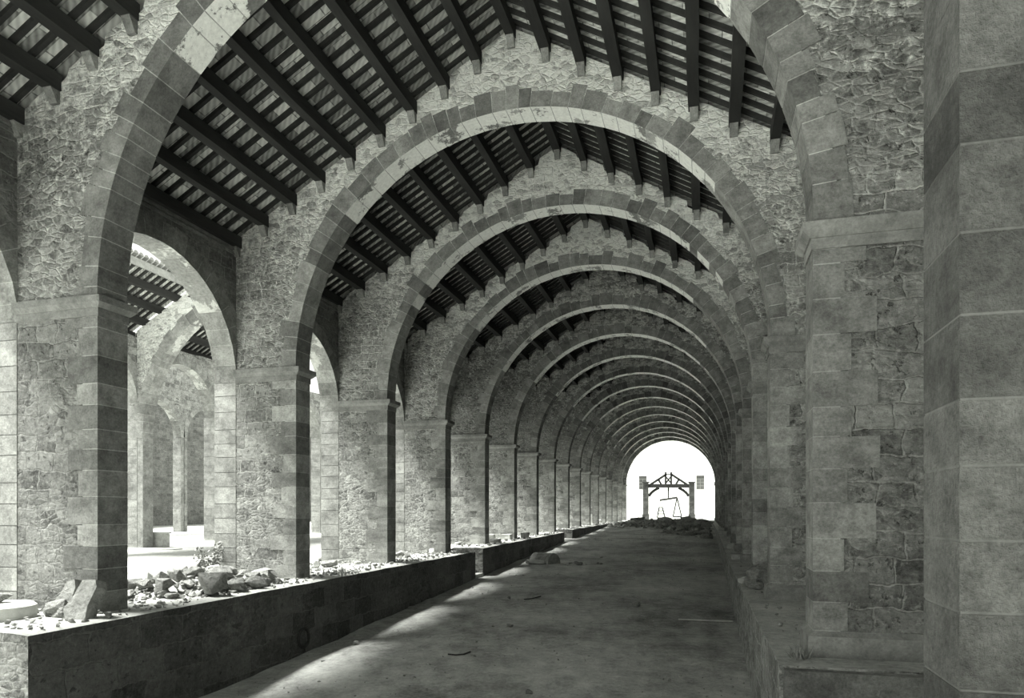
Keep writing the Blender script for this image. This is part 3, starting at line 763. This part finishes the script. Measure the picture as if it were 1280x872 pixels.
# blocks around the pier foot
for (px, py, s_) in ((35, 745, .3), (48, 738, .26), (58, 742, .22), (28, 736, .24), (56, 730, .2)):
    X, Y, z = at_depth(px, py, 1.12); stone((X*A, .93*A-rnd.uniform(0, .1), zz(-.177)), (s_*1.2, s_, s_), 'small broken stone between the leaning slabs and the round drum', 'small stones by the nearest left pier')
# --- big heap between the first two left piers
HX, HYY = -1.09, 1.33
hp = heap('rubble_heap', HX*A, HYY*A, zz(-.173)-.02, 1.25, 1.9, .36, 'pale dust and chips under the big rubble pile between the two nearest left piers', 'dust', 3)
def hz(x, y):
    u, v_ = (x-HX*A)/1.25, (y-HYY*A)/1.9; r_ = math.hypot(u, v_)
    return zz(-.173)-.02+max(0, 1-r_**2.2)*.36*.8
BIG = [(262, 741, 37, 29, 1.44, 'big pale angular stone block at the front right of the rubble pile'),
       (272, 726, 30, 21, 1.56, 'dark sided square block just behind the big front block of the rubble pile'),
       (226, 717, 29, 18, 1.62, 'broad block with a sunlit top on the crest of the rubble pile'),
       (249, 715, 23, 13, 1.66, 'flat dark block at the back right of the rubble pile'),
       (200, 706, 27, 11, 1.72, 'long pale slab lying at the back left of the rubble pile'),
       (181, 737, 22, 17, 1.42, 'dark faced stone at the left front of the rubble pile'),
       (204, 742, 25, 18, 1.41, 'rounded dark block at the front middle of the rubble pile'),
       (228, 729, 26, 13, 1.52, 'low broad stone in the middle of the rubble pile'),
       (192, 717, 17, 11, 1.60, 'small light stone on the left shoulder of the rubble pile'),
       (171, 722, 14, 11, 1.58, 'stone half hidden by the nearest pier at the left of the rubble pile')]
for n_, (px, py, wp_, hp_, d, lab) in enumerate(BIG):
    X, Y, z = at_depth(px, py, d); k = d/F*A; w_ = wp_*k; h_ = hp_*k
    stone((X*A, Y*A, min(zz(z), hz(X*A, Y*A)+.04)), (w_*1.02, w_*.9, h_*1.05), lab, 'large stones of the pile by the nearest left opening', 'stone_block', ROCKS[n_], rz=rnd.uniform(-.5, .5), tilt=.05)
for _ in range(80):
    a = rnd.uniform(0, 6.28); q = rnd.random()**.6
    x, y = HX*A+math.cos(a)*q*1.2, HYY*A+math.sin(a)*q*1.85
    if x > QL*A-.25: continue
    s_ = rnd.choice((.1, .14, .2, .3))*rnd.uniform(.8, 1.2); stone((x, y, hz(x, y)-.02), (s_*1.3, s_, s_*.9), 'small broken stone in the rubble pile between the two nearest left piers', 'small stones of the near rubble pile', me=rnd.choice(ROCKS+ROCKS+PALE), tilt=.5)
def reg_q(x0, x1, y0, y1, fn=zpl):
    def f():
        while True:
            x, y = rnd.uniform(x0, x1), rnd.uniform(y0, y1)
            if rnd.random() < .35+.65*(noise.noise((x*9*.8, y*9*.5, 2))*.5+.5): return x*A, y*A, zz(fn(y))
    return f
chips('stone_chips', reg_q(-1.24, QL-.012, .8, 2.77), 1900, .025, .09, 'countless stone chips strewn on the nearest stretch of the left quay')
chips('stone_chips', reg_q(-1.24, QL-.012, 2.9, 8), 900, .05, .13, 'countless stone chips strewn on the farther stretches of the left quay')
chips('stone_chips', reg_q(QR+.02, .31, .95, 6, lambda y: pl(PLAR, y)), 350, .02, .07, 'stone chips and grit on the right platform')
chips('gravel', reg_q(QL+.02, QR-.01, .7, 6, zfl), 3500, .012, .045, 'loose pebbles scattered over the earth lane')
# other stones on the left quay
LQ = [(318, 722, 12, 8), (303, 716, 10, 8), (336, 716, 22, 9), (325, 712, 12, 6), (395, 708, 9, 10), (412, 707, 20, 8), (425, 702, 12, 7), (448, 704, 10, 7), (437, 700, 8, 5), (402, 700, 8, 5),
      (500, 696, 18, 10), (510, 697, 10, 9), (535, 690, 9, 10), (540, 692, 7, 8), (548, 683, 12, 5), (566, 683, 11, 7), (574, 684, 12, 6), (530, 688, 8, 6), (543, 680, 14, 7), (588, 682, 14, 6), (580, 677, 12, 5), (595, 683, 10, 5)]
for (px, py, wp_, hp_) in LQ:
    X, Y = ground(px, py, -.166); X = min(X, QL-.03); d = Y*CT-X*ST; k = d/F*A
    stone((X*A, Y*A, zz(zpl(Y))-.02), (wp_*k, wp_*k*.8, hp_*k), f'broken stone on the left quay between the second pier and the step gap', 'stones along the near left quay', me=rnd.choice(ROCKS+PALE))
# squared blocks farther along
def block(px, py, wp_, hp_, lab, zl=-.15, mat='pale_rock', dep=.5, rz=0, nm='stone_block'):
    X, Y = ground(px, py, zl); d = Y*CT-X*ST; k = d/F*A; w_, h_ = wp_*k, hp_*k
    mb = MB(); mb.box(-w_/2, w_/2, -dep/2, dep/2, 0, h_, 0, 1, j=.03)
    o = mb.build(nm, mat, origin=(0, 0, 0)); o.location = (X*A, Y*A, zz(zl)-.02); o.rotation_euler = (0, 0, rz)
    return tag(o, lab, 'stone')
block(617, 679, 15, 7, 'dark squared stone at the foot of the fifth left pier, lower of two', -.155, 'rock', .5)
block(614, 672, 8, 5, 'smaller squared stone stacked on the dark stone by the fifth left pier', -.138, 'rock', .35)
block(632, 675, 14, 8, 'pale squared block lying on the left quay behind the dark stones', -.15, 'pale_rock', .4)
block(643, 673, 6, 7, 'little dark block at the right end of the pale squared block', -.15, 'rock', .3)
block(656, 672, 11, 7, 'rough boulder like block on the second stretch of the left quay', -.146, 'rock', .5, .3)
block(684, 662, 18, 5, 'long low slab between the seventh and eighth left piers', -.136, 'rock', .4)
block(738, 655, 6, 13, 'tall pale upright stone on the far left quay', -.118, 'pale_rock', .5)
for (px, py, wp_, hp_) in ((730, 656, 10, 4), (742, 655, 8, 5), (728, 653, 7, 4), (749, 654, 8, 5), (755, 652, 8, 5)):
    X, Y = ground(px, py, -.118); d = Y*CT-X*ST; k = d/F*A
    stone((X*A, Y*A, zz(zpl(Y))-.03), (wp_*k, wp_*k*.8, hp_*k), 'stone in the small pile round the tall upright stone on the far left quay', 'stones on the far left quay', me=rnd.choice(ROCKS+PALE))
# half barrel of stone below the second quay stretch
X, Y = ground(690, 696, -.222)
mb = MB(); L = 1.15; n = 14
prof = [(math.cos(math.pi*i/n)*.42, math.sin(math.pi*i/n)*.5) for i in range(n+1)]
mb.poly_y(prof, 0, L)
o = mb.build('column_piece', 'rock', origin=(0, 0, 0)); o.location = (X*A+.1, Y*A, zz(zfl(Y))-.03); o.rotation_euler = (0, 0, math.radians(60)); tag(o, 'rounded piece of stone column lying below the second stretch of the left quay', 'stone')
stone((X*A-.7, Y*A-.2, zz(zfl(Y))-.03), (1.1, .7, .28), 'flat slab beside the rounded column piece under the left quay', me=PALE[1], rz=.2)
for _ in range(10):
    stone((X*A+rnd.uniform(.6, 2.4), Y*A+rnd.uniform(-.6, .6), zz(zfl(Y))-.01), [rnd.uniform(.06, .16)]*3, 'small stone strewn beside the rounded column piece on the lane', 'small stones by the column piece')
# iron ring on the quay wall
X0, Y0_, z_ = QL*A+.03, 1.55*A, 0
k = (378-VX)*CT/F; d = QL/k; Yr = (d+QL*ST)/CT; zc_ = (HY-797)*d/F
mb = MB(); R_ = .20
mb.tube([(QL*A+.035, Yr*A+R_*math.cos(t), zz(zc_)+R_*math.sin(t)) for t in [2*math.pi*i/24 for i in range(24)]], .03, 8, closed=True)
tag(mb.build('mooring_ring', 'iron', origin=(QL*A+.03, Yr*A, zz(zc_))), 'faint iron ring fixed on the dark left quay wall', 'ring')
# carved block low wall in the aisle
X, Y = ground(185, 684, -.165)
mb = MB(); mb.box(X*A-1.6, X*A+.75, Y*A, Y*A+.4, zz(-.172), zz(-.1), 0, 1, j=.01); mb.box(X*A-1.65, X*A+.8, Y*A-.04, Y*A+.44, zz(-.1), zz(-.092), 0, 1.1)
tag(mb.build('carved_slab', 'mortar', origin=(X*A, Y*A, zz(-.17))), 'low carved stone block standing in the sunlit aisle beyond the rubble pile', 'stone')
mb = MB(); mb.box(X*A-3, X*A+2.6, Y*A-1.5, Y*A-1.0, zz(-.19), zz(-.160), 0, 1); tag(mb.build('stone_step', 'mortar', origin=(X*A, Y*A-1, zz(-.17))), 'long pale step on the sunlit aisle floor before the carved block', 'step')
# shrub beside the second left pier
X, Y, z = at_depth(263, 706, 1.80)
root = thing('shrub', (X*A, Y*A, zz(-.168)), 'little leafy shrub sprouting beside the second left pier', 'shrub')
st = MB(); lf = MB()
for q in range(12):
    a = rnd.uniform(0, 6.28); h = rnd.uniform(.4, .8); o_ = Vector((X*A, Y*A, zz(-.17)))
    tip = o_+Vector((math.cos(a)*.28, math.sin(a)*.28, h)); st.tube([o_, o_.lerp(tip, .5)+Vector((0, 0, .06)), tip], [.012, .009, .004], 5)
    for _ in range(34):
        c = o_.lerp(tip, rnd.uniform(.25, 1))+Vector([rnd.uniform(-.09, .09) for _ in range(3)]); u = Vector([rnd.gauss(0, 1) for _ in range(3)]).normalized(); v_ = u.orthogonal().normalized()
        s_ = rnd.uniform(.03, .06); k0 = len(lf.v); lf.v += [c-u*s_, c+v_*s_*.5, c+u*s_, c-v_*s_*.5]; lf.f.append([k0, k0+1, k0+2, k0+3]); lf.m.append(0); lf.t.append(1)
st.build('stem', 'wood_grey', root); lf.build('foliage', 'leaf', root)
# weeds on quay edge
def tuft(X, Y, z, lab, n=60, h=.22, r=.35):
    mb = MB()
    for _ in range(n):
        a, q = rnd.uniform(0, 6.28), rnd.random()*r; p = Vector((X*A+math.cos(a)*q, Y*A+math.sin(a)*q*1.6, z-.02)); t_ = p+Vector((rnd.uniform(-.1, .1), rnd.uniform(-.1, .1), rnd.uniform(.3, 1)*h))
        s_ = Vector((rnd.uniform(-1, 1), rnd.uniform(-1, 1), 0)).normalized()*.012; k0 = len(mb.v); mb.v += [p-s_, p+s_, t_]; mb.f.append([k0, k0+1, k0+2]); mb.m.append(0); mb.t.append(1)
    tag(mb.build('weeds', 'leaf', origin=(X*A, Y*A, z)), lab, 'weeds', None, 'stuff')
tuft(-.965, 1.72, zz(-.168), 'dry weeds growing on the left quay edge by the second pier', 120, .22, .5)
tuft(-.945, 2.7, zz(-.164), 'dry weeds at the end of the nearest quay stretch above the step gap', 120, .25, .5)
tuft(.115, .955, zz(-.184), 'small weed growing from the cracked corner of the right platform', 60, .2, .12)

# --- far rubble heap across the lane
heap('rubble_heap', -.36*A, 7.2*A, zz(-.145), 4.2, 13.0, .36, 'dark earth mound of the rubble barrier across the far end of the lane', 'dirt', 9, 60, base=lambda q: zz(zfl(q/A)))
def hz2(x, y):
    u, v_ = (x+.36*A)/4.2, (y-7.2*A)/13; r_ = math.hypot(u, v_); return zz(zfl(y/A))+max(0, 1-r_**2.2)*.36*.7-.05
n_far = 0
for _ in range(430):
    x = rnd.uniform(-.80, .05)*A; y = rnd.uniform(5.6, 8.6)*A
    if rnd.random() < .3: x, y = rnd.uniform(-.12, .06)*A, rnd.uniform(4.4, 6)*A
    if y < (5.9-2.2*(x/A+.35))*A: continue
    if n_far >= 110: break
    n_far += 1
    s_ = rnd.uniform(.22, .9)*(1 if y > 6.5*A else .6)
    stone((x, y, hz2(x, y)-.04), (s_*1.3, s_, s_*.65), 'broken stone in the dark rubble barrier across the far end of the lane', 'stones of the far rubble barrier')
for _ in range(26):
    x = rnd.uniform(-.93, -.72)*A; y = rnd.uniform(6.6, 8.2)*A; s_ = rnd.uniform(.25, .6)
    stone((x, y, zz(zfl(y/A))-.03), (s_*1.2, s_, s_*.7), 'pale broken stone tumbled off the far end of the left quay', 'pale stones off the far left quay', me=rnd.choice(PALE))
def reg_far():
    while True:
        x, y = rnd.uniform(-.8, .06)*A, rnd.uniform(5.2, 8.6)*A
        if y > (5.9-2.2*(x/A+.35))*A: return x, y, hz2(x, y)-.03
chips('rubble_field', reg_far, 420, .2, .55, 'jumble of lesser broken stones filling the far rubble barrier')
def reg_near():
    a = rnd.uniform(0, 6.28); q = rnd.random()**.6
    x, y = HX*A+math.cos(a)*q*1.25, HYY*A+math.sin(a)*q*1.9
    return min(x, QL*A-.12), y, hz(x, y)-.01
chips('rubble_field', reg_near, 420, .05, .15, 'small debris between the stones of the near rubble pile')
# dark timbers on the far heap
for (a, b_, z1_, lab) in (((788, 649), (806, 647.5), 0, 'long dark timber balk lying left on the far rubble barrier'), ((851, 648), (863, 646), 0, 'short dark timber leaning by the right stone post'),
                          ):
    d = 8.2; P0 = Vector([q*A if i < 2 else zz(q) for i, q in enumerate(at_depth(a[0], a[1], d))]); P1 = Vector([q*A if i < 2 else zz(q) for i, q in enumerate(at_depth(b_[0], b_[1], d))])
    mb = MB(); mb.bar(P0, P1, .3, .3); tag(mb.build('timber_balk', 'wood_grey', origin=(P0+P1)/2), lab, 'timber')
# --- rubble on the right platform between second and third piers
X, Y = .100, 1.86
for (dx, dy, w_, h_) in ((.25, .1, .5, .45), (.6, .5, .7, .5), (.15, -.3, .35, .2), (.55, -.45, .4, .32), (.2, -.8, .3, .18), (.5, -1.0, .3, .18), (.1, -.6, .22, .14), (.35, .6, .45, .5), (.05, .3, .3, .2), (.4, -.1, .35, .3)):
    stone((X*A+dx, Y*A+dy, zz(pl(PLAR, Y))-.02), (w_, w_*.9, h_), 'broken stone in the little pile before the third right pier', 'stones on the right platform', me=rnd.choice(ROCKS+PALE))
mb = MB(); mb.box(0, .8, 0, .55, 0, .42, 0, 1, j=.02); mb.box(-.03, .83, -.03, .58, .42, .5, 0, 1.1, j=.01)
o = mb.build('stone_block', 'rock', origin=(0, 0, 0)); o.location = (.19*A, 2.45*A, zz(-.18)); tag(o, 'squared stone block with a slab on top on the right platform beside the third pier', 'stone')
for k, Y in enumerate((2.75, 3.3, 3.85, 4.4, 4.95)):  # pale slabs painting the strips of light that fall between the piers
    mb = MB(); z = zz(pl(PLAR, Y)); mb.box(.10*A, .30*A, Y*A, Y*A+.7, z-.1, z+.16, 0, 1, j=.02)
    tag(mb.build('stone_slab', 'mortar', origin=(.2*A, Y*A, z)), f'low pale slab on the right platform, {ORD[k+1]} of five counted away from the camera', 'slab', 'slabs on the right platform')
# --- things on the lane
def lane(px, py):
    z = -.3
    for _ in range(20):
        X, Y = ground(px, py, z); z = .5*z+.5*zfl(Y)
    return X, Y
X, Y = lane(848, 776); X2, Y2 = lane(916, 779)
mb = MB(); mb.tube([(X*A, Y*A, zz(zfl(Y))+.05), ((X+X2)/2*A, (Y+Y2)/2*A, zz(zfl(Y))+.05), (X2*A, Y2*A, zz(zfl(Y2))+.06)], .022, 6); tag(mb.build('iron_bar', 'pale_rock', origin=(X*A, Y*A, zz(zfl(Y)))), 'thin straight rod lying on the lane beside the right kerb', 'rod')
P = [lane(*p) for p in ((560, 819), (570, 820), (580, 819), (588, 816))]
mb = MB(); mb.tube([(a*A, b_*A, zz(zfl(b_))+.03) for a, b_ in P], .016, 6); tag(mb.build('twig', 'wood', origin=(P[0][0]*A, P[0][1]*A, zz(zfl(P[0][1])))), 'dark twig lying on the lane in the foreground', 'twig')
P = [lane(*p) for p in ((655, 750), (665, 749), (676, 746))]
mb = MB(); mb.tube([(a*A, b_*A, zz(zfl(b_))+.03) for a, b_ in P], .016, 6); tag(mb.build('twig', 'wood', origin=(P[0][0]*A, P[0][1]*A, zz(zfl(P[0][1])))), 'smaller dark twig farther up the lane', 'twig')
for (px, py, s_, lab) in ((515, 761, .16, 'pale stone lying on the lane near the left quay wall'), (637, 783, .14, 'small pointed stone standing in the middle of the lane'), (661, 867, .13, 'flat pale flake on the lane at the bottom edge'),
                          (445, 806, .13, 'pale pebble on the lane at the foot of the quay shadow'), (404, 828, .09, 'dark pebble at the lower left of the lane'), (795, 757, .2, 'flat pale flake on the lane, right of the middle'), (636, 748, .11, 'little pale flake on the middle of the lane'),
                          (752, 697, .12, 'small stone alone on the far part of the lane')):
    X, Y = lane(px, py); stone((X*A, Y*A, zz(zfl(Y))-.01), (s_*1.3, s_, s_*.8), lab, None)
